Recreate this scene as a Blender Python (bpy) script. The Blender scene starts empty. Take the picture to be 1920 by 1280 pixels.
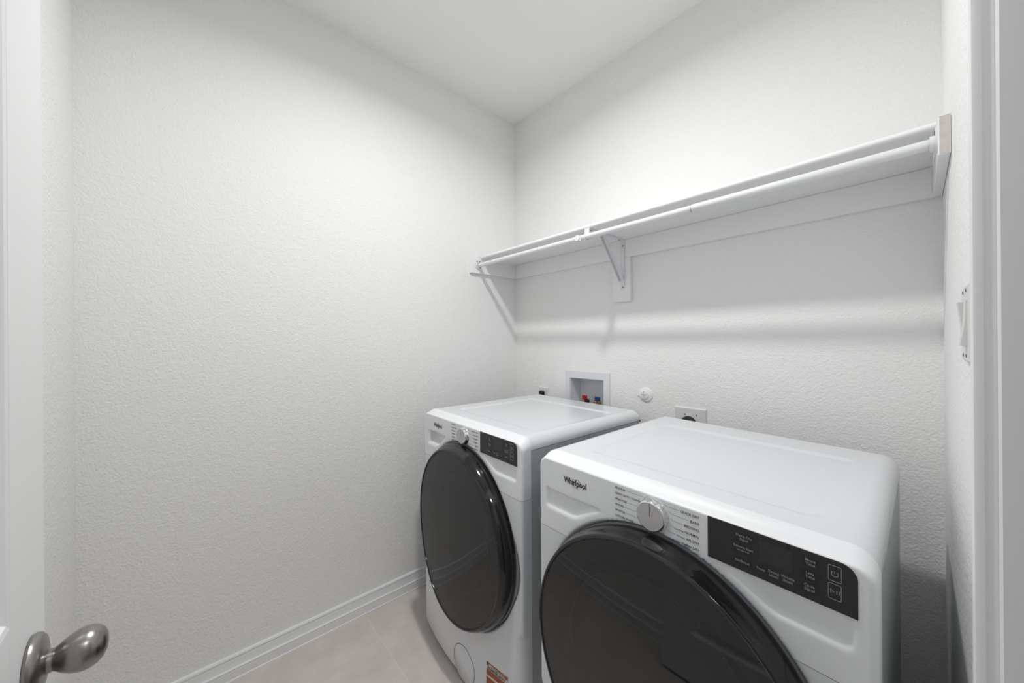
import bpy, bmesh, math, random
from mathutils import Vector, Matrix
from math import sin, cos, pi, sqrt, radians

random.seed(4)
C = bpy.context.scene.collection
SC = bpy.context.scene

# ------------------------------------------------------------------ camera
CAM = Vector((1.7802, -1.6428, 1.2982)); YAW, PITCH, ROLL, FPX = 0.8374, 0.0003, -0.0073, 680.3
fw = Vector((-sin(YAW) * cos(PITCH), cos(YAW) * cos(PITCH), sin(PITCH)))
rt = Vector((cos(YAW), sin(YAW), 0)); up = rt.cross(fw)
rt2 = cos(ROLL) * rt + sin(ROLL) * up; up2 = -sin(ROLL) * rt + cos(ROLL) * up
cd = bpy.data.cameras.new('camera'); co = bpy.data.objects.new('camera', cd); C.objects.link(co)
cd.sensor_width = 36.0; cd.lens = FPX / 1920 * 36.0; cd.clip_start = 0.005; cd.clip_end = 50
M = Matrix.Identity(4)
for i, v in enumerate((rt2, up2, -fw)):
    M[0][i], M[1][i], M[2][i] = v.x, v.y, v.z
M.translation = CAM
co.matrix_world = M
SC.camera = co

# ------------------------------------------------------------------ light and exposure
LAMP_STRENGTH = 36.0         # glow of the small flush ceiling lamp of the laundry room
LAMP_WATTS = 12.9           # its downlight, with the beam spread of the recessed lens
LAMP_SPREAD = 160.0
LX, LY = 0.99, -1.04
la = bpy.data.lights.new('downlight', 'AREA'); la.shape = 'DISK'; la.size = 0.12; la.energy = LAMP_WATTS; la.spread = math.radians(LAMP_SPREAD); la.color = (1.0, 0.995, 0.985)
lo = bpy.data.objects.new('downlight', la); C.objects.link(lo); lo.location = (LX, LY, 2.743 - 0.0145)
HALL_STRENGTH = 40.0         # hall lamp behind the photographer
SC.view_settings.view_transform = 'Standard'
SC.view_settings.look = 'None'
SC.view_settings.gamma = 1.0
SC.view_settings.use_curve_mapping = False
SC.view_settings.exposure = 0.06
wd = bpy.data.worlds.new('world'); SC.world = wd; wd.use_nodes = True
wd.node_tree.nodes['Background'].inputs[0].default_value = (0.75, 0.8, 0.9, 1)
wd.node_tree.nodes['Background'].inputs[1].default_value = 0.05

# ------------------------------------------------------------------ room measures (metres)
W, L, H = 1.837, 1.9027, 2.743
WT = 0.12                                    # wall thickness
DY0, DY1, DZ = -1.80, -1.045, 2.035          # door opening in the right wall


# ------------------------------------------------------------------ materials
def mat(name, color, rough=0.5, metal=0.0, spec=0.5, coat=0.0, bump=None, mottle=None, emit=None, ior=None):
    m = bpy.data.materials.new(name); m.use_nodes = True
    nt = m.node_tree; b = nt.nodes['Principled BSDF']
    b.inputs['Base Color'].default_value = (*color, 1)
    b.inputs['Roughness'].default_value = rough
    b.inputs['Metallic'].default_value = metal
    b.inputs['Specular IOR Level'].default_value = spec
    if ior: b.inputs['IOR'].default_value = ior
    if coat:
        b.inputs['Coat Weight'].default_value = coat
        b.inputs['Coat Roughness'].default_value = 0.06
    if emit:
        b.inputs['Emission Color'].default_value = (*emit[0], 1)
        b.inputs['Emission Strength'].default_value = emit[1]
    tc = None
    if bump or mottle:
        tc = nt.nodes.new('ShaderNodeTexCoord')
    if bump:
        prev = None
        for (sc, dist, det) in bump:
            n = nt.nodes.new('ShaderNodeTexNoise'); n.inputs['Scale'].default_value = sc
            n.inputs['Detail'].default_value = det; n.inputs['Roughness'].default_value = 0.45
            nt.links.new(tc.outputs['Object'], n.inputs['Vector'])
            bp = nt.nodes.new('ShaderNodeBump'); bp.inputs['Distance'].default_value = dist
            bp.inputs['Strength'].default_value = 1.0
            nt.links.new(n.outputs['Fac'], bp.inputs['Height'])
            if prev: nt.links.new(prev.outputs['Normal'], bp.inputs['Normal'])
            prev = bp
        nt.links.new(prev.outputs['Normal'], b.inputs['Normal'])
    if mottle:
        c2, sc = mottle
        n = nt.nodes.new('ShaderNodeTexNoise'); n.inputs['Scale'].default_value = sc
        n.inputs['Detail'].default_value = 6; n.inputs['Roughness'].default_value = 0.6
        nt.links.new(tc.outputs['Object'], n.inputs['Vector'])
        r = nt.nodes.new('ShaderNodeValToRGB')
        r.color_ramp.elements[0].position = 0.35; r.color_ramp.elements[1].position = 0.65
        r.color_ramp.elements[0].color = (*color, 1); r.color_ramp.elements[1].color = (*c2, 1)
        nt.links.new(n.outputs['Fac'], r.inputs['Fac'])
        nt.links.new(r.outputs['Color'], b.inputs['Base Color'])
    return m


M_wall = mat('wall_paint', (0.935, 0.935, 0.93), 0.75, spec=0.25, bump=[(150, 0.0024, 3), (60, 0.0014, 1)])
M_ceil = mat('ceiling_paint', (0.955, 0.955, 0.95), 0.9, spec=0.1, bump=[(120, 0.0008, 3)])
M_trim = mat('trim_paint', (0.90, 0.905, 0.91), 0.38, spec=0.45)
M_board = mat('shelf_paint', (0.94, 0.942, 0.945), 0.5, spec=0.35)
M_raw = mat('cut_wood', (0.60, 0.55, 0.52), 0.8, mottle=((0.68, 0.63, 0.60), 60))
M_rod = mat('rod_enamel', (0.84, 0.85, 0.87), 0.22, spec=0.5)
M_brk = mat('bracket_enamel', (0.86, 0.86, 0.90), 0.35, spec=0.4)
M_enamel = mat('white_enamel', (0.77, 0.795, 0.82), 0.22, spec=0.5, coat=0.3)
M_console = mat('console_plastic', (0.87, 0.89, 0.91), 0.36, spec=0.45)
M_side_shaded = mat('side_enamel_shaded', (0.46, 0.49, 0.51), 0.32, spec=0.45)  # white enamel greyed down: shade on the cabinet sides put into the colour
M_black = mat('black_gloss', (0.010, 0.010, 0.011), 0.09, spec=0.6)
M_blackmat = mat('black_plastic', (0.012, 0.012, 0.012), 0.45)
M_disp = mat('display_glass', (0.020, 0.020, 0.021), 0.12, spec=0.55)
M_lcd = mat('lcd_glass', (0.018, 0.019, 0.021), 0.05, spec=0.7)
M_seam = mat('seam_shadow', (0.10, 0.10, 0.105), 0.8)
M_rimgrey = mat('door_rim_grey', (0.42, 0.45, 0.48), 0.3)
M_chrome = mat('chrome', (0.78, 0.79, 0.80), 0.08, metal=1.0)
M_brushed = mat('brushed_steel', (0.62, 0.62, 0.62), 0.42, metal=0.9)
M_nickel = mat('satin_nickel', (0.30, 0.287, 0.275), 0.30, metal=1.0)
M_print = mat('grey_print', (0.10, 0.10, 0.105), 0.5)
M_logo = mat('dark_print', (0.035, 0.03, 0.032), 0.4)
M_swoosh = mat('bronze_print', (0.22, 0.20, 0.17), 0.35, metal=0.6)
M_white = mat('white_print', (0.34, 0.34, 0.35), 0.5)
M_faint = mat('faint_print', (0.10, 0.10, 0.10), 0.5)
M_btn = mat('touch_pad', (0.014, 0.014, 0.015), 0.3)
M_screw = mat('screw_steel', (0.20, 0.20, 0.21), 0.4, metal=0.9)
M_plate = mat('wall_plate', (0.76, 0.77, 0.76), 0.35)
M_pvc = mat('white_pvc', (0.80, 0.815, 0.85), 0.4)
M_red = mat('red_plastic', (0.42, 0.012, 0.03), 0.4)
M_blue = mat('blue_plastic', (0.012, 0.06, 0.20), 0.4)
M_brass = mat('brass', (0.55, 0.38, 0.18), 0.3, metal=1.0)
M_rubber = mat('black_rubber', (0.008, 0.008, 0.008), 0.5)
M_tile = mat('floor_tile', (0.60, 0.545, 0.51), 0.42, spec=0.4, mottle=((0.68, 0.64, 0.615), 7))
M_grout = mat('grout', (0.74, 0.70, 0.67), 0.85)
M_hallfl = mat('hall_floor', (0.36, 0.33, 0.30), 0.5)
M_orange = mat('orange_print', (0.45, 0.12, 0.045), 0.5, mottle=((0.30, 0.075, 0.035), 260))
M_paper = mat('sticker_paper', (0.70, 0.70, 0.68), 0.6)
M_bowl = mat('door_bowl', (0.085, 0.085, 0.086), 0.45)
M_bowlrim = mat('bowl_rim', (0.15, 0.15, 0.15), 0.5)
M_inner = mat('door_inner', (0.012, 0.012, 0.012), 0.4)
M_inner2 = mat('washer_door_inner', (0.060, 0.060, 0.060), 0.45)
M_caulk = mat('caulk', (0.72, 0.72, 0.72), 0.6)
M_lamp = mat('lamp_diffuser', (0.9, 0.9, 0.9), 0.5, emit=((1.0, 0.995, 0.985), LAMP_STRENGTH))
M_lamp2 = mat('hall_lamp_diffuser', (0.9, 0.9, 0.9), 0.5, emit=((0.97, 0.985, 1.0), HALL_STRENGTH))


def tinted_glass(name, tint, refl, rough=0.03):
    m = bpy.data.materials.new(name); m.use_nodes = True
    nt = m.node_tree; nt.nodes.remove(nt.nodes['Principled BSDF'])
    out = nt.nodes['Material Output']
    tr = nt.nodes.new('ShaderNodeBsdfTransparent'); tr.inputs[0].default_value = (tint, tint, tint, 1)
    gl = nt.nodes.new('ShaderNodeBsdfGlossy'); gl.inputs['Roughness'].default_value = rough
    fr = nt.nodes.new('ShaderNodeFresnel'); fr.inputs['IOR'].default_value = refl
    mx = nt.nodes.new('ShaderNodeMixShader')
    nt.links.new(fr.outputs[0], mx.inputs[0]); nt.links.new(tr.outputs[0], mx.inputs[1]); nt.links.new(gl.outputs[0], mx.inputs[2])
    nt.links.new(mx.outputs[0], out.inputs['Surface'])
    return m


M_glass = tinted_glass('smoked_glass', 0.55, 1.80, 0.012)


# ------------------------------------------------------------------ builders
def tag(o, label=None, cat=None, group=None, kind=None):
    if label: o['label'] = label
    if cat: o['category'] = cat
    if group: o['group'] = group
    if kind: o['kind'] = kind
    return o


def thing(name, label, cat, loc=(0, 0, 0), rz=0.0, group=None):
    o = bpy.data.objects.new(name, None); C.objects.link(o)
    o.empty_display_size = 0.1
    o.location = loc; o.rotation_euler = (0, 0, rz)
    return tag(o, label, cat, group)


def link(name, bm, m, parent=None, smooth=False, angle=40, warp=None):
    if warp:
        for v in bm.verts: v.co = Vector(warp(*v.co))
    me = bpy.data.meshes.new(name)
    bmesh.ops.recalc_face_normals(bm, faces=bm.faces)
    bm.to_mesh(me); bm.free()
    ms = m if isinstance(m, (list, tuple)) else [m]
    for k in ms: me.materials.append(k)
    if smooth:
        me.polygons.foreach_set('use_smooth', [True] * len(me.polygons))
        try: me.set_sharp_from_angle(angle=radians(angle))
        except Exception: pass
    o = bpy.data.objects.new(name, me); C.objects.link(o)
    if parent: o.parent = parent
    return o


def box(bm, a, b, bev=0.0, seg=2):
    x0, y0, z0 = (min(a[i], b[i]) for i in range(3)); x1, y1, z1 = (max(a[i], b[i]) for i in range(3))
    vs = [bm.verts.new(p) for p in ((x0, y0, z0), (x1, y0, z0), (x1, y1, z0), (x0, y1, z0), (x0, y0, z1), (x1, y0, z1), (x1, y1, z1), (x0, y1, z1))]
    fs = [bm.faces.new([vs[i] for i in f]) for f in ((3, 2, 1, 0), (4, 5, 6, 7), (0, 1, 5, 4), (1, 2, 6, 5), (2, 3, 7, 6), (3, 0, 4, 7))]
    if bev:
        es = list({e for f in fs for e in f.edges})
        bmesh.ops.bevel(bm, geom=es, offset=bev, segments=seg, profile=0.5, affect='EDGES')
    return bm


def bx(a, b, bev=0.0, seg=2):
    return box(bmesh.new(), a, b, bev, seg)


def prism(bm, pts, axis, a0, a1):
    """extrude a closed 2D outline along an axis; pts give the other two coordinates in x,y,z order"""
    def P(p, t):
        if axis == 'x': return (t, p[0], p[1])
        if axis == 'y': return (p[0], t, p[1])
        return (p[0], p[1], t)
    A = [bm.verts.new(P(p, a0)) for p in pts]; B = [bm.verts.new(P(p, a1)) for p in pts]
    n = len(pts)
    bm.faces.new(A[::-1]); bm.faces.new(B)
    for i in range(n): bm.faces.new((A[i], A[(i + 1) % n], B[(i + 1) % n], B[i]))
    return bm


def lathe(bm, prof, origin, axis, seg=64, a0=0.0, a1=2 * pi):
    """prof: list of (radius, height along axis)"""
    ax = Vector(axis).normalized(); o = Vector(origin)
    t = Vector((0, 0, 1)) if abs(ax.z) < 0.9 else Vector((1, 0, 0))
    e1 = ax.cross(t).normalized(); e2 = ax.cross(e1)
    rings = []
    full = abs(a1 - a0 - 2 * pi) < 1e-6
    n = seg if full else seg + 1
    for r, h in prof:
        if r < 1e-7: rings.append([bm.verts.new(o + ax * h)])
        else: rings.append([bm.verts.new(o + ax * h + (e1 * cos(a0 + (a1 - a0) * k / seg) + e2 * sin(a0 + (a1 - a0) * k / seg)) * r) for k in range(n)])
    for A, B in zip(rings[:-1], rings[1:]):
        for k in range(seg):
            k2 = (k + 1) % n
            if len(A) == 1 and len(B) == 1: continue
            if len(A) == 1: bm.faces.new((A[0], B[k], B[k2]))
            elif len(B) == 1: bm.faces.new((A[k], B[0], A[k2]))
            else: bm.faces.new((A[k], B[k], B[k2], A[k2]))
    return bm


def tube(bm, pts, r, seg=10, caps=True):
    pts = [Vector(p) for p in pts]
    rings = []; prev = None
    for i, p in enumerate(pts):
        d = (pts[min(i + 1, len(pts) - 1)] - pts[max(i - 1, 0)]).normalized()
        if prev is None:
            t = Vector((0, 0, 1)) if abs(d.z) < 0.9 else Vector((1, 0, 0))
            e1 = d.cross(t).normalized()
        else:
            e1 = (prev - d * prev.dot(d)).normalized()
        prev = e1; e2 = d.cross(e1)
        rings.append([bm.verts.new(p + (e1 * cos(2 * pi * k / seg) + e2 * sin(2 * pi * k / seg)) * r) for k in range(seg)])
    for A, B in zip(rings[:-1], rings[1:]):
        for k in range(seg): bm.faces.new((A[k], A[(k + 1) % seg], B[(k + 1) % seg], B[k]))
    if caps: bm.faces.new(rings[0][::-1]); bm.faces.new(rings[-1])
    return bm


def smooth01(t):
    t = max(0.0, min(1.0, t)); return t * t * (3 - 2 * t)


def text_bm(s, size, ux, uz, align='LEFT', bold=0.0, y=0.0, sx=1.0, depth=0.00015):
    """lettering standing in the x-z plane, facing -y; uz is the centre line of the capitals"""
    cu = bpy.data.curves.new('lettering', 'FONT')
    cu.body = s; cu.size = size; cu.align_x = align; cu.offset = bold; cu.extrude = depth; cu.resolution_u = 2
    ob = bpy.data.objects.new('lettering', cu); C.objects.link(ob)
    dg = bpy.context.evaluated_depsgraph_get(); dg.update()
    me = bpy.data.meshes.new_from_object(ob.evaluated_get(dg))
    bm = bmesh.new(); bm.from_mesh(me)
    C.objects.unlink(ob); bpy.data.objects.remove(ob); bpy.data.curves.remove(cu); bpy.data.meshes.remove(me)
    cap = 0.69 * size
    for v in bm.verts: v.co = Vector((ux + v.co.x * sx, y - v.co.z, uz - cap / 2 + v.co.y))
    return bm


def merge(dst, src):
    vm = {}
    for v in src.verts: vm[v] = dst.verts.new(v.co)
    for f in src.faces:
        try: dst.faces.new([vm[v] for v in f.verts])
        except ValueError: pass
    src.free()
    return dst


# ================================================================== the room
def struct(name, bm, m, parent=None, **k):
    o = link(name, bm, m, parent, **k)
    if parent is None: o['kind'] = 'structure'
    return o


struct('wall_left', bx((-WT, -L - WT, 0), (0, WT, H)), M_wall)
# back wall with the hole for the recessed washing machine outlet box
BX0, BX1, BZ0, BZ1 = 0.457, 0.681, 0.93, 1.091
bm = bmesh.new()
for a, b in (((0, 0, 0), (BX0, WT, H)), ((BX1, 0, 0), (W + WT, WT, H)), ((BX0, 0, 0), (BX1, WT, BZ0)), ((BX0, 0, BZ1), (BX1, WT, H))):
    box(bm, a, b)
struct('wall_back', bm, M_wall)
bm = bmesh.new()
box(bm, (W, DY1 + 0.019, 0), (W + WT, 0, H))
box(bm, (W, DY0 - 0.019, DZ + 0.019), (W + WT, DY1 + 0.019, H))
box(bm, (W, -L - WT, 0), (W + WT, DY0 - 0.019, H))
struct('wall_right', bm, M_wall)
struct('wall_front', bx((0, -L - WT, 0), (W, -L, H)), M_wall)
# ceiling with the round hole of the lamp left closed: the lamp is a flush disc
struct('ceiling', bx((-WT, -L - WT, H), (W + WT, WT, H + 0.1)), M_ceil)

# floor: grout bed with separate tiles
fl = struct('floor', bx((0, -L, -0.08), (W + WT, 0, -0.0010)), M_grout)
TX, TY, G = 0.61, 0.61, 0.0026
tile_cache = {}
row = 0
y1 = -1.012 + 2 * TY
while y1 > -L:
    y0 = y1 - TY
    xoff = 0.222 - 2 * TX + ((2 - row) % 3) * 2 * TX / 3
    x0 = xoff
    while x0 < W:
        a = max(x0 + G / 2, 0.002); b = min(x0 + TX - G / 2, W - 0.002)
        c = max(y0 + G / 2, -L + 0.002); d = min(y1 - G / 2, -0.002)
        if b - a > 0.02 and d - c > 0.02:
            key = (round(b - a, 4), round(d - c, 4))
            if key not in tile_cache:
                o = link('tile', bx((0, 0, -0.006), (b - a, d - c, 0), 0.0007, 1), M_tile, fl)
                tile_cache[key] = o.data
            else:
                o = bpy.data.objects.new('tile', tile_cache[key]); C.objects.link(o); o.parent = fl
            o.location = (a, c, 0)
        x0 += TX
    y1 = y0; row += 1

# baseboards: a moulded profile (depth from wall, height)
HB = 0.0923
BASE = [(0, 0), (0.0176, 0), (0.0176, 0.002), (0.0166, 0.0050), (0.0150, 0.0062), (0.0150, 0.0345), (0.0143, 0.0358), (0.0146, 0.0385), (0.0160, 0.0405), (0.0160, 0.0428), (0.0150, 0.0450), (0.0118, 0.0478),
        (0.0104, 0.0540), (0.0094, 0.0620), (0.0088, 0.0700), (0.0086, 0.0765), (0.0076, 0.0785), (0.0074, 0.0800), (0.0096, 0.0818), (0.0098, 0.0835), (0.0084, 0.0885), (0.0062, 0.0915), (0.0045, HB), (0, HB)]
struct('baseboard_left', prism(bmesh.new(), [(p[0], p[1]) for p in BASE], 'y', -L, 0), M_trim, smooth=True, angle=25)
bm = prism(bmesh.new(), [(-p[0], p[1]) for p in BASE], 'x', 0.017, W - 0.017); struct('baseboard_back', bm, M_trim, smooth=True, angle=25)
bm = prism(bmesh.new(), [(W - p[0], p[1]) for p in BASE], 'y', -0.974, 0); struct('baseboard_right', bm, M_trim, smooth=True, angle=25)
bm = prism(bmesh.new(), [(-L + p[0], p[1]) for p in BASE], 'x', 0.017, W - 0.001); struct('baseboard_front', bm, M_trim, smooth=True, angle=25)

# door jambs, stops and casing of the opening in the right wall
bm = bmesh.new()
for yy0, yy1 in ((DY1, DY1 + 0.019), (DY0 - 0.019, DY0)): box(bm, (W - 0.001, yy0, 0), (W + WT + 0.001, yy1, DZ + 0.019), 0.0015, 1)
box(bm, (W - 0.001, DY0, DZ), (W + WT + 0.001, DY1, DZ + 0.019), 0.0015, 1)
jamb = struct('trim_1', bm, M_trim)
bm = bmesh.new()
box(bm, (W + 0.040, DY1 - 0.011, 0), (W + 0.075, DY1, DZ), 0.003); box(bm, (W + 0.040, DY0, 0), (W + 0.075, DY0 + 0.011, DZ), 0.003)
box(bm, (W + 0.040, DY0, DZ - 0.011), (W + 0.075, DY1, DZ), 0.003)
link('door_stop', bm, M_trim, jamb)
bm = bx((W + 0.006, DY1 - 0.0015, 0.90), (W + 0.036, DY1 + 0.001, 0.957), 0.001, 1)
link('strike_plate', bm, M_nickel, jamb)


def casing_profile():
    # (distance from the opening edge outwards, thickness)
    return [(0, 0), (0, 0.0035), (0.0015, 0.0052), (0.0015, 0.0072), (-0.0005, 0.0095), (0, 0.0135), (0.0012, 0.0160), (0.004, 0.0170), (0.012, 0.0172), (0.020, 0.0155), (0.026, 0.0135),
            (0.032, 0.0142), (0.038, 0.0125), (0.052, 0.0105), (0.057, 0.0092), (0.058, 0.006), (0.058, 0)]


for nm, side in (('trim_2', -1), ('trim_3', 1)):
    bm = bmesh.new()
    xf = (lambda t: W - t) if side < 0 else (lambda t: W + WT + t)
    prism(bm, [(xf(t), DY1 + 0.010 + d) for d, t in casing_profile()], 'z', 0, DZ + 0.07)
    prism(bm, [(xf(t), DY0 - 0.010 - d) for d, t in casing_profile()], 'z', 0, DZ + 0.07)
    prism(bm, [(xf(t), DZ + 0.010 + d) for d, t in casing_profile()], 'y', DY0 - 0.068, DY1 + 0.068)
    struct(nm, bm, M_trim, smooth=True, angle=35)

# the hall beyond the doorway, behind the photographer
HX0, HX1, HY0, HY1 = W + WT, W + WT + 1.25, -3.2, 0.8
struct('floor_hall', bx((HX0, HY0, -0.08), (HX1, HY1, 0)), M_hallfl)
struct('ceiling_hall', bx((HX0, HY0, H), (HX1, HY1, H + 0.1)), M_ceil)
bm = bmesh.new()
box(bm, (HX1, HY0, 0), (HX1 + 0.1, HY1, H)); box(bm, (HX0, HY0 - 0.1, 0), (HX1, HY0, H)); box(bm, (HX0, HY1, 0), (HX1, HY1 + 0.1, H))
box(bm, (HX0 - 0.1, HY0, 0), (HX0, -L - WT, H)); box(bm, (HX0 - 0.1, WT, 0), (HX0, HY1, H))
struct('wall_hall', bm, M_wall)

# ------------------------------------------------------------------ open door at the left edge of the frame
DPX0, DPX1, DPY = 1.066, 1.828, -1.772       # free edge, hinge edge, face towards the room
door = bpy.data.objects.new('door_1', None); C.objects.link(door); door['kind'] = 'structure'
door.location = (DPX1, DPY, 0)
bm = bmesh.new()
SW = 0.118                                   # stile width
px0, px1 = DPX0 - DPX1, 0.0
panels = [(0.20, 0.86), (1.02, 1.90)]
T = 0.035
zs = [0.012, 0.20, 0.86, 1.02, 1.90, 2.030]
for (za, zb) in ((zs[0], zs[1]), (zs[2], zs[3]), (zs[4], zs[5])): box(bm, (px0 + SW, -T, za), (px1 - SW, 0, zb))
for xa, xb in ((px0, px0 + SW), (px1 - SW, px1)):
    box(bm, (xa, -T, zs[0]), (xb, 0, zs[5]), 0.0015, 1)
link('door_leaf', bm, M_trim, door)
for za, zb in panels:
    bm = bmesh.new()
    rings = []
    for ins, dep in ((0, 0), (0.006, -0.001), (0.012, -0.006), (0.018, -0.0085), (0.030, -0.0085), (0.046, -0.003), (0.05, -0.0025)):
        rings.append([bm.verts.new(p) for p in ((px0 + SW + ins, dep, za + ins), (px1 - SW - ins, dep, za + ins), (px1 - SW - ins, dep, zb - ins), (px0 + SW + ins, dep, zb - ins))])
    for A, B in zip(rings[:-1], rings[1:]):
        for k in range(4): bm.faces.new((A[k], A[(k + 1) % 4], B[(k + 1) % 4], B[k]))
    bm.faces.new(rings[-1])
    back = [bm.verts.new((v.co.x, -T + 0.008, v.co.z)) for v in rings[0]]
    for k in range(4): bm.faces.new((rings[0][(k + 1) % 4], rings[0][k], back[k], back[(k + 1) % 4]))
    bm.faces.new(back[::-1])
    link('door_panel', bm, M_trim, door)
KX, KZ = 1.127 - DPX1, 0.943
bm = lathe(bmesh.new(), [(0, 0.0005), (0.0325, 0.0005), (0.0335, 0.003), (0.0325, 0.0065), (0.029, 0.0095), (0.022, 0.0112), (0.0150, 0.0120), (0.0128, 0.0126), (0.0120, 0.0130), (0.0, 0.0132)], (KX, 0, KZ), (0, 1, 0), 56)
rose = link('rosette', bm, M_nickel, door, smooth=True, angle=35)
rose['label'] = 'satin nickel rosette of the door knob'
bm = lathe(bmesh.new(), [(0, 0.0125), (0.0116, 0.0125), (0.0120, 0.0150), (0.0114, 0.0172), (0.0128, 0.0195), (0.0165, 0.0240), (0.0200, 0.0300), (0.0222, 0.0360), (0.0228, 0.0410), (0.0220, 0.0462), (0.0196, 0.0512), (0.0152, 0.0555), (0.0088, 0.0582), (0, 0.0592)], (KX, 0, KZ), (0, 1, 0), 56)
kn = link('door_knob', bm, M_nickel, door, smooth=True, angle=50)
kn['label'] = 'satin nickel egg shaped door knob'
for zz in (0.25, 1.02, 1.80):
    bm = tube(bmesh.new(), [(0.004, 0.006, zz - 0.045), (0.004, 0.006, zz + 0.045)], 0.0055, 12)
    link('hinge', bm, M_nickel, door)

# ================================================================== lamps
t = thing('ceiling_light', 'small round flush lamp in the middle of the laundry ceiling', 'light', (LX, LY, H))
link('trim_ring', lathe(bmesh.new(), [(0.062, -0.012), (0.066, -0.016), (0.076, -0.014), (0.088, -0.004), (0.090, 0.0)], (0, 0, 0), (0, 0, 1), 48), M_plate, t, smooth=True)
link('diffuser', lathe(bmesh.new(), [(0, -0.013), (0.04, -0.013), (0.062, -0.012)], (0, 0, 0), (0, 0, 1), 48), M_lamp, t)
t = thing('hall_light', 'round white lamp on the hall ceiling outside the doorway', 'light', (2.62, -1.35, H))
link('base_ring', lathe(bmesh.new(), [(0.15, 0), (0.15, -0.025), (0.14, -0.03)], (0, 0, 0), (0, 0, 1), 48), M_plate, t, smooth=True)
link('diffuser', lathe(bmesh.new(), [(0, -0.055), (0.06, -0.052), (0.11, -0.044), (0.14, -0.03)], (0, 0, 0), (0, 0, 1), 48), M_lamp2, t, smooth=True)

# ================================================================== shelf with cleats, bracket and hanging rod
SZ = 1.800; SF = -0.309; ST = 0.0175
CL0 = 1.7115
shelf = thing('wall_shelf', 'long white painted shelf with cleats across the back wall', 'shelf', (0, 0, SZ))
r = ST / 2
prof = [(-0.0005, 0), (-0.0005, ST)] + [(SF + r - r * sin(a), r + r * cos(a)) for a in [pi * k / 10 for k in range(11)]]
link('shelf_board', prism(bmesh.new(), prof, 'x', 0.0195, W - 0.0195), M_board, shelf, smooth=True, angle=30)
link('back_cleat', bx((0.0005, -0.019, CL0 - SZ), (W - 0.0005, -0.0005, -0.0002), 0.0015, 1), M_board, shelf)
for xa, xb in ((0.0005, 0.019), (W - 0.019, W - 0.0005)):
    bm = bx((xa, -0.378, CL0 - SZ), (xb, -0.0195, -0.0002 if xa < 1 else 0.0), 0.0015, 1)
    o = link('side_cleat', bm, M_board, shelf)
# sawn front end of the right cleat
o = link('cleat_end', bx((W - 0.0172, -0.3788, CL0 - SZ + 0.002), (W - 0.003, -0.3781, -0.002)), M_raw, shelf)
o['label'] = 'unpainted pinkish sawn end of the right cleat'
link('backing_board', bx((0.748, -0.0195, 1.4935 - SZ), (0.847, -0.0005, CL0 - SZ), 0.0015, 1), M_board, shelf)

br = thing('shelf_bracket', 'white steel shelf and rod bracket on the backing board', 'bracket', (0.806, -0.0195, SZ))
BWD = 0.0125
ya = 0.0
bm = bmesh.new(); box(bm, (-BWD, -0.003, -0.248), (BWD, -0.0004, -0.001), 0.0008, 1)
link('wall_plate', bm, M_brk, br)
bm = bmesh.new(); box(bm, (-BWD, -0.2925, -0.0035), (BWD, -0.003, -0.0003), 0.0008, 1)
link('shelf_arm', bm, M_brk, br)
bm = bmesh.new()
# diagonal channel brace from low on the wall plate to below the shelf arm
A = Vector((0, -0.004, -0.200)); B = Vector((0, -0.165, -0.006))
d = (B - A).normalized(); n = Vector((0, -d.z, d.y))
for sx in (-1, 1):
    q = [A + n * 0.0, B + n * 0.0, B + n * 0.016, A + n * 0.016]
    pl = [(p.y, p.z) for p in q]
    prism(bm, pl, 'x', sx * 0.0100 - 0.0010, sx * 0.0100 + 0.0010)
prism(bm, [((A + n * s).y, (A + n * s).z) for s in (0.0, 0.0)] [:0] or [((A).y, (A).z), ((B).y, (B).z), ((B + n * 0.002).y, (B + n * 0.002).z), ((A + n * 0.002).y, (A + n * 0.002).z)], 'x', -0.009, 0.009)
link('brace', bm, M_brk, br)
bm = bmesh.new()
# hook: strap down from the arm's front and a cradle under the rod
RY, RZ = -0.326 + 0.0195, 1.758 - SZ                    # rod centre relative to the bracket
RR = 0.0130
box(bm, (-BWD, -0.2925, RZ + 0.004), (BWD, -0.2895, -0.0036), 0.0008, 1)
pts = []
for k in range(13):
    a = radians(100 + 170 * k / 12)
    pts.append((0, RY + (RR + 0.0022) * cos(a) , RZ + (RR + 0.0022) * sin(a)))
ring_in = [(RY + (RR + 0.0006) * cos(radians(180 + 200 * k / 14)), RZ + (RR + 0.0006) * sin(radians(180 + 200 * k / 14))) for k in range(15)]
ring_out = [(RY + (RR + 0.003) * cos(radians(180 + 200 * k / 14)), RZ + (RR + 0.003) * sin(radians(180 + 200 * k / 14))) for k in range(15)]
prism(bm, ring_in + ring_out[::-1], 'x', -BWD, BWD)
link('rod_hook', bm, M_brk, br)
bm = bmesh.new()
lathe(bm, [(0, 0.0), (0.012, 0.0), (0.0125, 0.002), (0.012, 0.005), (0, 0.0055)], (-0.026, RY - RR - 0.006, RZ - 0.003), (0, -1, 0), 24)
lathe(bm, [(0.004, 0.0), (0.004, -0.008)], (-0.026, RY - RR - 0.006, RZ - 0.003), (0, -1, 0), 12)
box(bm, (-0.030, RY - RR - 0.006, RZ - 0.016), (-0.010, RY - RR - 0.0035, RZ + 0.004), 0.0008, 1)
link('retainer_clip', bm, M_brk, br)
for p, ax in (((0.004, -0.003, -0.030), (0, -1, 0)), ((0.003, -0.003, -0.236), (0, -1, 0)), ((0.002, -0.262, -0.0035), (0, 0, -1)), ((0.002, -0.030, -0.0035), (0, 0, -1))):
    link('screw', lathe(bmesh.new(), [(0, 0.0022), (0.0028, 0.0018), (0.0042, 0)], p, ax, 14), M_screw, br, smooth=True)

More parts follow.
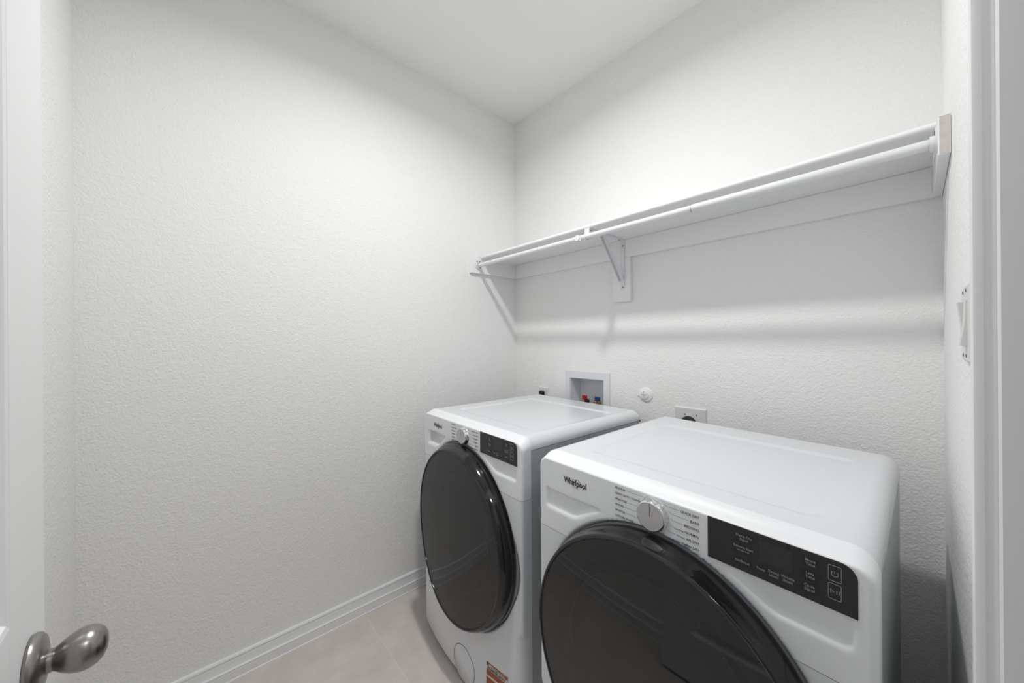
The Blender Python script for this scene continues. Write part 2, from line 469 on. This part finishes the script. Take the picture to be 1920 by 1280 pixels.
rod = thing('hanging_rod', 'white telescoping hanging rod below the front of the shelf', 'rod', (0, -0.326, 1.758))
link('inner_tube', lathe(bmesh.new(), [(0, 0.022), (0.0118, 0.022), (0.0118, 1.262), (0, 1.262)], (0, 0, 0), (1, 0, 0), 32), M_rod, rod, smooth=True)
bm = lathe(bmesh.new(), [(0.0117, 1.262), (0.0130, 1.262), (0.0130, W - 0.022), (0, W - 0.022)], (0, 0, 0), (1, 0, 0), 32)
link('outer_tube', bm, M_rod, rod, smooth=True)
link('tube_seam', lathe(bmesh.new(), [(0.0119, 1.2605), (0.0131, 1.2605), (0.0131, 1.2625), (0.0119, 1.2625)], (0, 0, 0), (1, 0, 0), 32), M_screw, rod)
for xx, s in ((0.019, 1), (W - 0.019, -1)):
    bm = bmesh.new()
    # teardrop socket plate fixed to the cleat
    out = [(0.023 * cos(a), 0.023 * sin(a)) for a in [pi + pi * k / 16 for k in range(17)]] + [(0.023, 0.012), (0.019, 0.030), (-0.019, 0.030), (-0.023, 0.012)]
    prism(bm, out, 'x', xx, xx + s * 0.0035)
    lathe(bm, [(0.0185, 0.003), (0.0185, 0.012), (0.0150, 0.012), (0.0150, 0.003)], (xx, 0, 0), (s, 0, 0), 32)
    fo = link('socket', bm, M_rod, rod, smooth=True, angle=35)
    for yy in (-0.009, 0.009):
        link('screw', lathe(bmesh.new(), [(0, 0.0052), (0.003, 0.0048), (0.0042, 0.0034)], (xx, yy, 0.023), (s, 0, 0), 12), M_screw, fo)

# ================================================================== washing machine outlet box
ob = thing('outlet_box', 'white recessed outlet box with red and blue valves behind the washer', 'box', (0.569, 0, 1.0))
bm = bmesh.new()
fx0, fx1, fz0, fz1 = 0.424 - 0.569, 0.7175 - 0.569, 0.895 - 1, 1.1285 - 1
ix0, ix1, iz0, iz1 = BX0 - 0.569, BX1 - 0.569, BZ0 - 1, BZ1 - 1
for a, b in (((fx0, fz0), (ix0, fz1)), ((ix1, fz0), (fx1, fz1)), ((ix0, fz0), (ix1, iz0)), ((ix0, iz1), (ix1, fz1))):
    box(bm, (a[0], -0.0065, a[1]), (b[0], -0.0004, b[1]))
bmesh.ops.remove_doubles(bm, verts=bm.verts, dist=1e-5)
link('box_frame', bm, M_pvc, ob)
bm = bmesh.new(); dp = 0.088; tk = 0.003
box(bm, (ix0 + .0005, -0.0004, iz0 + .0005), (ix0 + tk, dp, iz1 - .0005)); box(bm, (ix1 - tk, -0.0004, iz0 + .0005), (ix1 - .0005, dp, iz1 - .0005))
box(bm, (ix0 + tk, -0.0004, iz0 + .0005), (ix1 - tk, dp, iz0 + tk)); box(bm, (ix0 + tk, -0.0004, iz1 - tk), (ix1 - tk, dp, iz1 - .0005))
box(bm, (ix0 + .0005, dp, iz0 + .0005), (ix1 - .0005, dp + 0.003, iz1 - .0005))
link('box_shell', bm, M_pvc, ob)
for vx, mm, lab in ((-0.040, M_red, 'brass valve with red lever'), (0.045, M_blue, 'brass valve with blue lever')):
    bm = bmesh.new()
    tube(bm, [(vx, 0.045, -0.067), (vx, 0.045, -0.030)], 0.012, 16)
    lathe(bm, [(0, 0), (0.015, 0), (0.015, 0.014), (0, 0.014)], (vx, 0.045, -0.052), (0, 0, 1), 6)
    tube(bm, [(vx - 0.03, 0.045, -0.040), (vx + 0.014, 0.045, -0.040)], 0.008, 12)
    vb = link('valve', bm, M_brass, ob, smooth=True, angle=35); vb['label'] = lab
    bm = bmesh.new(); box(bm, (vx - 0.016, 0.030, -0.030), (vx + 0.016, 0.040, -0.008), 0.003); box(bm, (vx - 0.007, 0.03, -0.034), (vx + 0.007, 0.05, -0.024), 0.002)
    link('lever', bm, mm, vb)
bm = bmesh.new()
lathe(bm, [(0, 0), (0.013, 0), (0.014, 0.004), (0.014, 0.014), (0.010, 0.018), (0, 0.018)], (-0.018, 0.026, -0.046), (0, 0, 1), 18)
tube(bm, [(-0.018, 0.026, -0.044), (-0.006, 0.018, -0.052), (0.012, 0.010, -0.066)], 0.009, 12)
link('hose', bm, M_rubber, ob, smooth=True)

# wall plates ---------------------------------------------------------
def plate_bm(w, h, t=0.006):
    bm = bmesh.new(); R = []
    for ins, y in ((0, -0.0003), (0, -0.002), (0.0045, -t)):
        R.append([bm.verts.new(p) for p in ((-w / 2 + ins, y, -h / 2 + ins), (w / 2 - ins, y, -h / 2 + ins), (w / 2 - ins, y, h / 2 - ins), (-w / 2 + ins, y, h / 2 - ins))])
    for A, B in zip(R[:-1], R[1:]):
        for k in range(4): bm.faces.new((A[k], A[(k + 1) % 4], B[(k + 1) % 4], B[k]))
    bm.faces.new(R[0][::-1]); bm.faces.new(R[-1])
    return bm


t = thing('power_outlet', 'white duplex outlet plate with black plug at the washer back corner', 'outlet', (0.246, 0, 0.960))
link('cover_plate', plate_bm(0.078, 0.117), M_plate, t)
bm = bmesh.new(); box(bm, (-0.018, -0.0082, 0.006), (0.018, -0.0058, 0.040), 0.004); box(bm, (-0.018, -0.0082, -0.040), (0.018, -0.0058, -0.006), 0.004)
link('receptacle', bm, M_plate, t)
bm = bmesh.new(); box(bm, (-0.018, -0.030, 0.006), (0.018, -0.0078, 0.034), 0.008, 3); tube(bm, [(0, -0.024, 0.012), (0, -0.034, -0.010), (0, -0.036, -0.06), (0.01, -0.034, -0.3)], 0.004, 10)
link('plug', bm, M_rubber, t, smooth=True)
t = thing('dryer_outlet', 'white wide outlet plate with round black plug behind the dryer', 'outlet', (1.122, 0, 0.947))
link('cover_plate', plate_bm(0.134, 0.114), M_plate, t)
link('plug', lathe(bmesh.new(), [(0, 0.030), (0.020, 0.030), (0.028, 0.026), (0.031, 0.018), (0.032, 0.0055), (0, 0.0055)], (-0.006, 0, -0.012), (0, -1, 0), 36), M_rubber, t, smooth=True)
for sx, sz in ((-0.021, 0.026), (0.026, 0.027)):
    link('screw', lathe(bmesh.new(), [(0, 0.0075), (0.0025, 0.007), (0.0035, 0.006)], (sx, 0, sz), (0, -1, 0), 12), M_screw, t)
t = thing('gas_cap', 'round white painted cap on the back wall between the machines', 'cap', (0.9155, 0, 1.0385))
link('wall_flange', lathe(bmesh.new(), [(0, 0.0075), (0.020, 0.0075), (0.026, 0.006), (0.0325, 0.0045), (0.0345, 0.003), (0.035, 0.0002)], (0, 0, 0), (0, -1, 0), 48), M_wall, t, smooth=True)
bm = lathe(bmesh.new(), [(0, 0.0125), (0.016, 0.0125), (0.0205, 0.011), (0.0215, 0.009), (0.0215, 0.0070)], (-0.004, 0, 0.001), (0, -1, 0), 40)
box(bm, (-0.020, -0.0155, 0.002), (0.008, -0.0122, 0.006), 0.001, 1); box(bm, (-0.008, -0.0155, -0.010), (-0.004, -0.0122, 0.018), 0.001, 1)
link('cap_plug', bm, M_wall, t, smooth=True)
link('key_hole', bx((-0.007, -0.0158, 0.012), (-0.004, -0.0152, 0.017)), M_screw, t)
link('flange_tab', bx((-0.043, -0.004, -0.010), (-0.031, -0.0003, -0.004), 0.001, 1), M_wall, t)

t = thing('light_switch', 'white double rocker switch plate beside the door casing', 'switch', (W, -0.768, 1.3205), -pi / 2)
link('cover_plate', plate_bm(0.116, 0.118), M_plate, t)
for sx in (-0.0235, 0.0235):
    s = -1 if sx < 0 else 1
    bm = prism(bmesh.new(), [(-0.0058, -0.033), (-0.0058, 0.033), (-0.0125 if s < 0 else -0.0075, 0.033), (-0.0085, 0.0), (-0.0075 if s < 0 else -0.0125, -0.033)], 'x', sx - 0.0165, sx + 0.0165)
    link('rocker', bm, M_plate, t)
    for sz in (-0.048, 0.048):
        link('screw', lathe(bmesh.new(), [(0, 0.0072), (0.0024, 0.0068), (0.0032, 0.006)], (sx, 0, sz), (0, -1, 0), 10), M_screw, t)


# ================================================================== front loading machines
MW = 0.686; UC = MW / 2


def bspace(a, b, n):
    return [a + (b - a) * i / n for i in range(n + 1)]


def machine(name, label, cat, loc, rz, D, k, bow, door, washer):
    root = thing(name, label, cat, (loc[0], loc[1], 0), rz)
    uc, zc, Rg, Ro, OV, SH = door                     # centre, glass and ring radius, slight oval and lean of the door
    VZ = 0.930

    def warp(x, y, z):
        # lower front leans and bows out a little; top falls slightly to the right
        w = 1 - smooth01((y - 0.003) / 0.038)
        if y < 0.041:
            B = bow * smooth01((VZ - z) / 0.90)
            y = y - w * B * (1 - 0.92 * min(1.0, abs((x - UC) / UC)) ** 2)
        return (x, y, z * (1 - k * (x - UC) / 0.97))

    def dwarp(x, y, z):
        dz = (z - zc) * OV
        return warp(x + SH * dz, y, zc + dz)

    ZT, ZC, ZS, ZB = 0.981, 0.966, 0.776, 0.026       # top, front crease, console seam, bottom
    RT = 0.030; RS = 0.036

    def hw(z):
        t = z - (ZC - RT)
        b = z - (ZB + 0.03)
        h = UC
        if t > 0: h = UC - RT + sqrt(max(0.0, RT * RT - t * t))
        if b < 0: h = UC - 0.03 + sqrt(max(0.0, 0.03 ** 2 - b * b))
        return h

    def front_v(u, z):
        v = 0.0
        # outer edge rounding
        qx = UC - abs(u - UC); qz = ZC - z
        rs = 0.012 + 0.020 * smooth01((0.34 - z) / 0.03)
        if qx < RT and qz < RT:
            d = RT - sqrt((RT - qx) ** 2 + (RT - qz) ** 2)
            f = math.atan2(RT - qz, RT - qx) / (pi / 2)
        else:
            d = min(qx, qz); f = 1.0 if qz < qx else 0.0
        re = rs + (0.005 - rs) * smooth01(f)
        d = max(0.0, d)
        if d < re: v += re - sqrt(max(0.0, re * re - (re - d) ** 2))
        # moat around the door
        du, dz = u - uc - SH * (z - zc), (z - zc) / OV
        rr = sqrt(du * du + dz * dz); ang = math.atan2(dz, du)
        Rm = Ro + 0.010
        grip = (0.016 if washer else 0.020) * smooth01(1 - abs(ang + 0.10) / 0.42)
        v += 0.020 * smooth01((Rm + grip - rr) / (0.009 + grip * 0.3))
        # side pockets of the console
        side = smooth01((rr - (Ro + 0.022)) / 0.022)
        for sgn in (-1, 1):
            q = (u - UC) * sgn
            deep = 0.0075
            e = smooth01((0.318 - q) / 0.014) * smooth01((q - 0.125) / 0.03)
            zz = smooth01((z - 0.829) / 0.017) * smooth01((0.8855 - z) / 0.005)
            if sgn < 0 and washer:
                e = smooth01((0.288 - q) / 0.006) * smooth01((q - 0.150) / 0.004)
                # pocket that narrows downwards beside the door
                edge = 0.205 - (z - 0.842) * 1.35
                e *= smooth01((q - edge) / 0.006)
                v += 0.022 * e * smooth01((z - 0.842) / 0.006) * smooth01((0.893 - z) / 0.004)
                e2 = smooth01((0.308 - q) / 0.014) * smooth01((q - 0.19) / 0.02)
                v += 0.006 * e2 * smooth01((z - 0.826) / 0.014) * smooth01((0.896 - z) / 0.010) * side
                continue
            v += deep * e * zz * side
        return v

    def zrows(za, zb, n):
        return bspace(za, zb, n)

    def front_piece(nm, za, zb, m):
        us = sorted(set([round(x, 5) for x in bspace(-1, 1, 150)] + [s * (1 - j * 0.004) for j in range(12) for s in (-1, 1)]))
        n = max(8, int((zb - za) / 0.0045))
        zz = bspace(za, zb, n)
        if zb > 0.95:
            zz = sorted(set(zz + [ZC - RT * (1 - sin(pi / 2 * j / 16)) for j in range(17)] + [ZC - 0.005 * (1 - j / 6) for j in range(7)]))
            zz = [z for z in zz if z <= ZC]
        if za < 0.05:
            zz = sorted(set(zz + [ZB + 0.03 * (1 - sin(pi / 2 * j / 12)) for j in range(13)]))
        bm = bmesh.new(); grid = []
        for z in zz:
            h = hw(z)
            grid.append([bm.verts.new((UC + s * h, front_v(UC + s * h, z), z)) for s in us])
        for a, b in zip(grid[:-1], grid[1:]):
            for i in range(len(us) - 1): bm.faces.new((a[i], a[i + 1], b[i + 1], b[i]))
        # collar wrapping back to the cabinet
        def back(v, yy, f):
            z = v.co.z; t = max(0.0, min(1.0, (z - (ZC - RT)) / RT)) if zb > 0.95 else 0.0
            if zb < 0.95: return (v.co.x, yy, z)
            sx = (abs(v.co.x - UC) - (UC - RT)) / RT; sz = (z - (ZC - RT)) / RT; sg = 1 if v.co.x > UC else -1
            if sz <= 0: tx, tz = v.co.x, ZS + (z - ZS) * (ZT - RS - ZS) / (ZC - RT - ZS)
            elif sx <= 0: tx, tz = UC + (v.co.x - UC) * (UC - RS) / (UC - RT), ZT
            else: tx, tz = UC + sg * (UC - RS + RS * sx), ZT - RS + RS * sz
            return (v.co.x + (tx - v.co.x) * f, yy, z + (tz - z) * f)
        chain = [g[0] for g in grid]
        if zb > 0.95: chain = chain + grid[-1][1:] + [g[-1] for g in grid[:-1]][::-1]
        else: chain = chain + grid[-1][1:] + [g[-1] for g in grid[:-1]][::-1]
        prev = chain
        steps = ((0.014, 0.22), (0.022, 0.50), (0.028, 0.78), (0.035, 0.95), (0.0420, 1.0)) if zb > 0.95 else ((0.026, 0), (0.0420, 0))
        for yy, f in steps:
            cur = [bm.verts.new(back(v, max(yy, v.co.y), f)) for v in chain]
            for i in range(len(chain) - 1): bm.faces.new((prev[i], prev[i + 1], cur[i + 1], cur[i]))
            prev = cur
        if za < 0.05:
            bot = grid[0]; cur = [bm.verts.new((v.co.x, 0.0420, v.co.z)) for v in bot]
            for i in range(len(bot) - 1): bm.faces.new((bot[i + 1], bot[i], cur[i], cur[i + 1]))
        return link(nm, bm, m, root, smooth=True, angle=50, warp=warp)

    front_piece('front_panel', ZB, ZS - 0.0006, M_enamel)
    front_piece('control_console', ZS + 0.0006, ZC, M_console)
    # cabinet body with a dark inner lining that shows only in the seams
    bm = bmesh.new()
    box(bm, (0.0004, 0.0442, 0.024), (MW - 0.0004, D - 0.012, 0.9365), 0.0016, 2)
    link('cabinet', bm, M_side_shaded, root, warp=warp)
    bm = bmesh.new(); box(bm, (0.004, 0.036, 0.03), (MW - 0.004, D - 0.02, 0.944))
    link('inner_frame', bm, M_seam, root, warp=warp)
    # top panel: rounded cross-section swept back, with a shallow recess
    cs = [(0.0, 0.9385)] + [(RS - RS * cos(a), ZT - RS + RS * sin(a)) for a in [pi / 2 * j / 10 for j in range(11)]]
    flat = bspace(RS, MW - RS, 100)[1:-1]
    cs = cs + [(x, ZT) for x in flat] + [(MW - x, z) for x, z in cs[::-1]]
    RB = 0.014
    vs = sorted(set(bspace(0.0421, D - RB, 110) + [D - RB + RB * sin(pi / 2 * j / 6) for j in range(7)] ))
    rec = (0.094, 0.606, 0.102, 0.588) if not washer else (0.110, 0.640, 0.110, 0.600)
    bm = bmesh.new(); grid = []
    for v in vs:
        drop = RB - sqrt(max(0.0, RB * RB - max(0.0, v - (D - RB)) ** 2))
        row = []
        for (u, z) in cs:
            zz = z - drop * (1 if z > ZT - RS - 1e-6 else 0)
            xx = u
            if z >= ZT - 1e-6:
                dd = min(u - rec[0], rec[1] - u, v - rec[2], rec[3] - v)
                # rounded recess corners
                qx = min(u - rec[0], rec[1] - u); qy = min(v - rec[2], rec[3] - v); cr = 0.03
                if qx < cr and qy < cr: dd = cr - sqrt((cr - qx) ** 2 + (cr - qy) ** 2)
                zz -= 0.0045 * smooth01(dd / 0.014)
            row.append(bm.verts.new((xx, v, zz)))
        grid.append(row)
    for a, b in zip(grid[:-1], grid[1:]):
        for i in range(len(cs) - 1): bm.faces.new((a[i], a[i + 1], b[i + 1], b[i]))
    bm.faces.new(grid[-1]); bm.faces.new(grid[0][::-1])
    link('top_panel', bm, M_enamel, root, smooth=True, angle=60, warp=warp)
    for fx in (0.06, MW - 0.06):
        for fy in (0.10, D - 0.08):
            link('foot', lathe(bmesh.new(), [(0, 0), (0.020, 0), (0.021, 0.006), (0.012, 0.010), (0.008, 0.026), (0, 0.026)], (fx, fy, 0), (0, 0, 1), 20), M_rubber, root, smooth=True)

    # ---- round door
    dr = 0.0
    O = (uc, 0, zc); AX = (0, -1, 0)
    prof = [(Ro - 0.004, -0.010), (Ro, -0.004), (Ro + 0.0015, 0.008), (Ro + 0.001, 0.020), (Ro - 0.002, 0.032), (Ro - 0.006, 0.042), (Rg + 0.003, 0.0505), (Rg + 0.001, 0.0535), (Rg - 0.002, 0.0545), (Rg - 0.005, 0.0530), (Rg - 0.006, 0.0500), (Rg - 0.007, 0.020)]
    bd = link('door', lathe(bmesh.new(), prof, O, AX, 128), M_black, root, smooth=True, angle=40, warp=dwarp)
    bd['label'] = 'round glossy black porthole door'
    g = Rg - 0.0062
    link('door_glass', lathe(bmesh.new(), [(g, 0.0515), (g * 0.8, 0.0532), (g * 0.5, 0.0546), (g * 0.25, 0.0551), (0, 0.0553)], O, AX, 96), M_glass, bd, smooth=True, warp=dwarp)
    ir = 0.185 if washer else 0.205
    link('door_lining', lathe(bmesh.new(), [(Rg - 0.0075, 0.040), (Rg * 0.8, 0.034), (ir + 0.02, 0.026), (ir, 0.022)], O, AX, 96), M_inner2 if washer else M_inner, bd, smooth=True, warp=dwarp)
    link('door_bowl', lathe(bmesh.new(), [(ir, 0.022), (ir - 0.006, 0.008), (ir - 0.03, -0.006), (ir * 0.55, -0.008), (0, -0.008)], O, AX, 96), M_bowl, bd, smooth=True, angle=50, warp=dwarp)
    link('bowl_rim', lathe(bmesh.new(), [(ir - 0.0008, 0.0235), (ir + 0.0012, 0.0245), (ir + 0.002, 0.0225)], O, AX, 96), M_bowlrim, bd, smooth=True, warp=dwarp)
    rim = link('door_rim', lathe(bmesh.new(), [(Ro - 0.012, -0.0175), (Ro + 0.001, -0.0175), (Ro + 0.0025, -0.013), (Ro + 0.001, -0.0085), (Ro - 0.006, -0.0080)], O, AX, 128), M_rimgrey, root, smooth=True, warp=dwarp)
    rim['label'] = 'pale grey rim behind the black door ring'

    # ---- dial
    KC = (UC, 0, 0.9245)
    dial = link('dial', lathe(bmesh.new(), [(0.0340, -0.001), (0.0346, 0.0012), (0.0338, 0.0032), (0.0326, 0.0095), (0.0318, 0.0135), (0.0300, 0.0158), (0.0284, 0.0163)], KC, AX, 72), M_chrome, root, smooth=True, angle=35, warp=warp)
    link('dial_face', lathe(bmesh.new(), [(0, 0.0160), (0.0275, 0.0160), (0.0285, 0.0163)], KC, AX, 72), M_brushed, dial, warp=warp)
    link('pointer', bx((UC - 0.0006, -0.0163, 0.9245), (UC + 0.0006, -0.0159, 0.9515)), M_print, dial, warp=warp)

    # ---- maker's lettering with its ring stroke
    LU, LZ = 0.0935, 0.9265
    bm = text_bm('Whirlpool', 0.0225, 0, LZ, 'LEFT', 0.00055, -0.0005)
    x0 = min(v.co.x for v in bm.verts); x1 = max(v.co.x for v in bm.verts)
    f = 0.0735 / (x1 - x0)
    for v in bm.verts: v.co.x = LU + (v.co.x - x0) * f
    lg = link('lettering', bm, M_logo, root, warp=warp)
    bm = bmesh.new()
    cx, cz = LU + 0.0405, LZ - 0.0010
    pts = []
    for j in range(40):
        a = radians(200 + 270 * j / 39)
        rr = 1.0
        ex, ez = 0.0150 * cos(a), 0.0098 * sin(a)
        ca, sa = cos(radians(24)), sin(radians(24))
        pts.append((cx + ex * ca - ez * sa, -0.0006, cz + ex * sa + ez * ca))
    tube(bm, pts, 0.00042, 6)
    link('ring_stroke', bm, M_swoosh, lg, warp=warp)

    # ---- cycle names around the dial
    if washer:
        left = ['REGULAR', 'HEAVY DUTY', 'COLORS', 'WHITES', 'TOWELS', 'CUSTOM CYCLE']
        right = ['QUICK WASH', 'DELICATES', 'BEDDING', 'NORMAL', 'RINSE', 'CLEAN WASHER']
        small = {}
    else:
        left = ['REGULAR', 'HEAVY DUTY / TOWELS', 'DELICATES', 'WHITES', 'SANITIZE', 'CUSTOM CYCLE']
        right = ['QUICK DRY', 'JEANS', 'BEDDING', 'NORMAL', 'AIR DRY', 'TIMED DRY']
        small = {3: 'Low Heat', 4: 'No Heat'}
    zrow = [0.9540 - 0.01285 * j for j in range(6)]
    bm = bmesh.new(); lines = bmesh.new()

    def seg(pts):
        for p, q in zip(pts[:-1], pts[1:]):
            p = Vector((p[0], 0, p[1])); q = Vector((q[0], 0, q[1])); d = (q - p).normalized(); n = Vector((-d.z, 0, d.x)) * 0.00028
            vs = [lines.verts.new((c.x, -0.0004, c.z)) for c in (p - n, q - n, q + n, p + n)]
            lines.faces.new(vs)
    RK = 0.0380
    for j in range(6):
        z = zrow[j]
        tb = text_bm(left[j], 0.0063, 0.2495 - 0.0009 * j * 0, z, 'LEFT', 0.00004, -0.0004)
        xe = max(v.co.x for v in tb.verts); merge(bm, tb)
        dz = z - KC[2]
        if abs(dz) < RK - 0.004:
            xk = UC - sqrt(RK * RK - dz * dz)
            if j == 5 or j == 1: pass
            if xk - xe > 0.004: seg([(xe + 0.0022, z), (xk, z)])
        if j == 0: seg([(UC - 0.020, z), (UC - 0.012, z + 0.0045)]); seg([(xe + 0.0022, z), (UC - 0.020, z)])
        if j == 1: seg([(UC - 0.036, z), (UC - 0.0300, z + 0.007)])
        tb = text_bm(right[j], 0.0068, 0.4380, z - 0.0015, 'RIGHT', 0.00004, -0.0004)
        xs = min(v.co.x for v in tb.verts); merge(bm, tb)
        if j in small:
            tb = text_bm(small[j], 0.0046, xs - 0.0025, z - 0.0020, 'RIGHT', 0.0, -0.0004); xs = min(v.co.x for v in tb.verts); merge(bm, tb)
        if j == 0 and not washer:
            tb = text_bm('wi', 0.0046, xs - 0.003, z - 0.0005, 'RIGHT', 0.0, -0.0004); tb.free()
        aa = radians(52 - 21.5 * j)
        pk = (UC + RK * cos(aa), KC[2] + RK * sin(aa))
        kx = max(UC + RK + 0.001 - 0.004 * abs(j - 2.5), pk[0] + 0.003)
        kx = [UC + 0.032, UC + 0.040, UC + 0.043, UC + 0.043, UC + 0.038, UC + 0.026][j]
        seg([pk, (kx, z - 0.0015)])
        if xs - 0.003 > kx: seg([(kx, z - 0.0015), (xs - 0.0022, z - 0.0015)])
    cl = link('cycle_names', bm, M_print, root, warp=warp); cl['kind'] = 'stuff'
    cn = link('cycle_lines', lines, M_print, cl, warp=warp); cn['kind'] = 'stuff'

    # ---- display panel
    U0, U1, Z0, Z1, cr = 0.4535, 0.6635, 0.8860, 0.9635, 0.020
    out = [(U0, Z0), (U1, Z0)] + [(U1 - cr + cr * cos(a), Z1 - cr + cr * sin(a)) for a in [pi / 2 * j / 10 for j in range(11)]] + [(U0, Z1)]
    bm = prism(bmesh.new(), out, 'y', -0.0012, 0.006)
    dp = link('display_panel', bm, M_disp, root, warp=warp)
    dp['label'] = 'dark glossy display panel with touch buttons'
    link('lcd_window', bx((0.5382, -0.00150, 0.9168), (0.5855, -0.0011, 0.9540)), M_lcd, dp, warp=warp)
    yb = -0.0016

    def button(u, z, w, h, lines_, size=0.0052, bright=False):
        link('touch_button', bx((u - w / 2, -0.00145, z - h / 2), (u + w / 2, -0.0011, z + h / 2), 0.0001, 1), M_btn, dp, warp=warp)
        bm = bmesh.new(); n = len(lines_)
        for i, s in enumerate(lines_):
            sz = size
            if isinstance(s, tuple): s, sz = s
            merge(bm, text_bm(s, sz, u, z + (n - 1) * 0.0031 - i * 0.0062, 'CENTER', 0.00005, yb))
        link('lettering', bm, M_white, dp, warp=warp)
    if washer:
        button(0.5140, 0.9460, 0.026, 0.016, ['Extra', 'Rinse'])
        button(0.5130, 0.9255, 0.026, 0.016, ['Remote', 'Start'])
        button(0.5115, 0.9030, 0.026, 0.016, ['FanFresh'])
        button(0.5400, 0.9035, 0.016, 0.012, ['Temp'], 0.0048); button(0.5588, 0.9035, 0.017, 0.013, ['Spin', 'Speed'], 0.0048); button(0.5780, 0.9035, 0.017, 0.013, ['Soil'], 0.0048)
        button(0.6080, 0.9465, 0.022, 0.016, ['Delay', 'Start']); button(0.6073, 0.9260, 0.024, 0.016, ['Load & Go', 'Dispenser']); button(0.6066, 0.9050, 0.022, 0.016, ['Steam'])
    else:
        button(0.5145, 0.9459, 0.028, 0.017, ['Damp Dry', 'Signal'], 0.0060)
        button(0.5135, 0.9256, 0.028, 0.017, ['Remote Start', ('Set Use Wi-Fi', 0.0034)], 0.0058)
        button(0.5120, 0.9030, 0.028, 0.017, ['EcoBoost'], 0.0060)
        button(0.5400, 0.9034, 0.016, 0.014, ['Temp'], 0.0056); button(0.5588, 0.9033, 0.0175, 0.014, ['Drying', 'Levels'], 0.0056); button(0.5783, 0.9040, 0.0175, 0.014, ['Wrinkle', 'Shield'], 0.0056)
        button(0.6080, 0.9467, 0.024, 0.017, ['More', 'Time'], 0.0060); button(0.6073, 0.9262, 0.024, 0.017, ['Less', 'Time'], 0.0060); button(0.6066, 0.9057, 0.024, 0.017, ['Cycle', 'Signal'], 0.0060)

    def outline(u0, u1, z0, z1, rr=0.0016, th=0.00035):
        bm = bmesh.new(); pts = []
        for (cx, cz, a0) in ((u1 - rr, z1 - rr, 0), (u0 + rr, z1 - rr, 90), (u0 + rr, z0 + rr, 180), (u1 - rr, z0 + rr, 270)):
            for j in range(4):
                a = radians(a0 + 30 * j); pts.append((cx + rr * cos(a), -0.0015, cz + rr * sin(a)))
        pts.append(pts[0]); tube(bm, pts, th, 6, caps=False)
        return bm
    bm = outline(0.6300, 0.6450, 0.9312, 0.9552)
    pts = [(0.6375 + 0.0040 * cos(radians(a)), -0.0015, 0.9428 + 0.0040 * sin(radians(a))) for a in range(125, 416, 15)]
    tube(bm, pts, 0.00045, 6); tube(bm, [(0.6375, -0.0015, 0.9435), (0.6375, -0.0015, 0.9478)], 0.00045, 6)
    link('power_button', bm, M_white, dp, warp=warp)
    bm = outline(0.6298, 0.6448, 0.9030, 0.9270)
    tube(bm, [(0.6322, -0.0015, 0.9180), (0.6322, -0.0015, 0.9122), (0.6368, -0.0015, 0.9151), (0.6322, -0.0015, 0.9180)], 0.0004, 6)
    for xx in (0.6398, 0.6424): tube(bm, [(xx, -0.0015, 0.9178), (xx, -0.0015, 0.9124)], 0.0006, 6)
    link('start_button', bm, M_white, dp, warp=warp)

    if washer:
        # round filter cover low at the front, and the orange sticker
        fc, fz, R = 0.395, 0.074, 0.066
        o = link('filter_cover', lathe(bmesh.new(), [(0, 0.0012), (R - 0.002, 0.0012), (R - 0.0005, 0.0004), (R, -0.004)], (fc, 0, fz), AX, 64), M_enamel, root, smooth=True, angle=40, warp=warp)
        link('filter_gap', lathe(bmesh.new(), [(R, 0.0006), (R + 0.0020, 0.0006)], (fc, 0, fz), AX, 64), M_seam, o, warp=warp)
        s0, s1, t1 = 0.526, 0.627, 0.168
        st = link('care_sticker', bx((s0, -0.0012, t1 - 0.090), (s1, -0.0004, t1)), M_paper, root, warp=warp)
        st['label'] = 'white and orange sticker of printed bands'
        for a, b in ((t1 - 0.0125, t1 - 0.0008), (t1 - 0.044, t1 - 0.0255), (t1 - 0.080, t1 - 0.052)):
            link('sticker_band', bx((s0 + 0.001, -0.0015, a), (s1 - 0.001, -0.0011, b)), M_orange, st, warp=warp)
        link('sticker_corner', prism(bmesh.new(), [(s0 + .001, t1 - 0.012), (s0 + 0.011, t1 - 0.001), (s0 + .001, t1 - 0.001)], 'y', -0.0018, -0.0014), M_logo, st, warp=warp)
        link('lettering', text_bm('IMPORTANTE', 0.0120, s0 + 0.013, t1 - 0.0067, 'LEFT', 0.0001, -0.0017), M_paper, st, warp=warp)
        link('lettering', text_bm('REGISTER NOW', 0.0116, s0 + 0.006, t1 - 0.0188, 'LEFT', 0.00035, -0.0014), M_print, st, warp=warp)
    return root


machine('washing_machine', 'white front loading washer in the corner, with a dispenser drawer pocket', 'washer', (0.2319, -0.8085), -0.0254, 0.735, 0.014, 0.045, (0.357, 0.561, 0.2800, 0.2945, 1.10, -0.095), True)
machine('tumble_dryer', 'white front loading dryer nearest the doorway, with readable cycle names', 'dryer', (1.0584, -0.893), -0.009, 0.72, 0.024, 0.020, (0.344, 0.583, 0.2905, 0.2985, 1.0, 0.0), False)
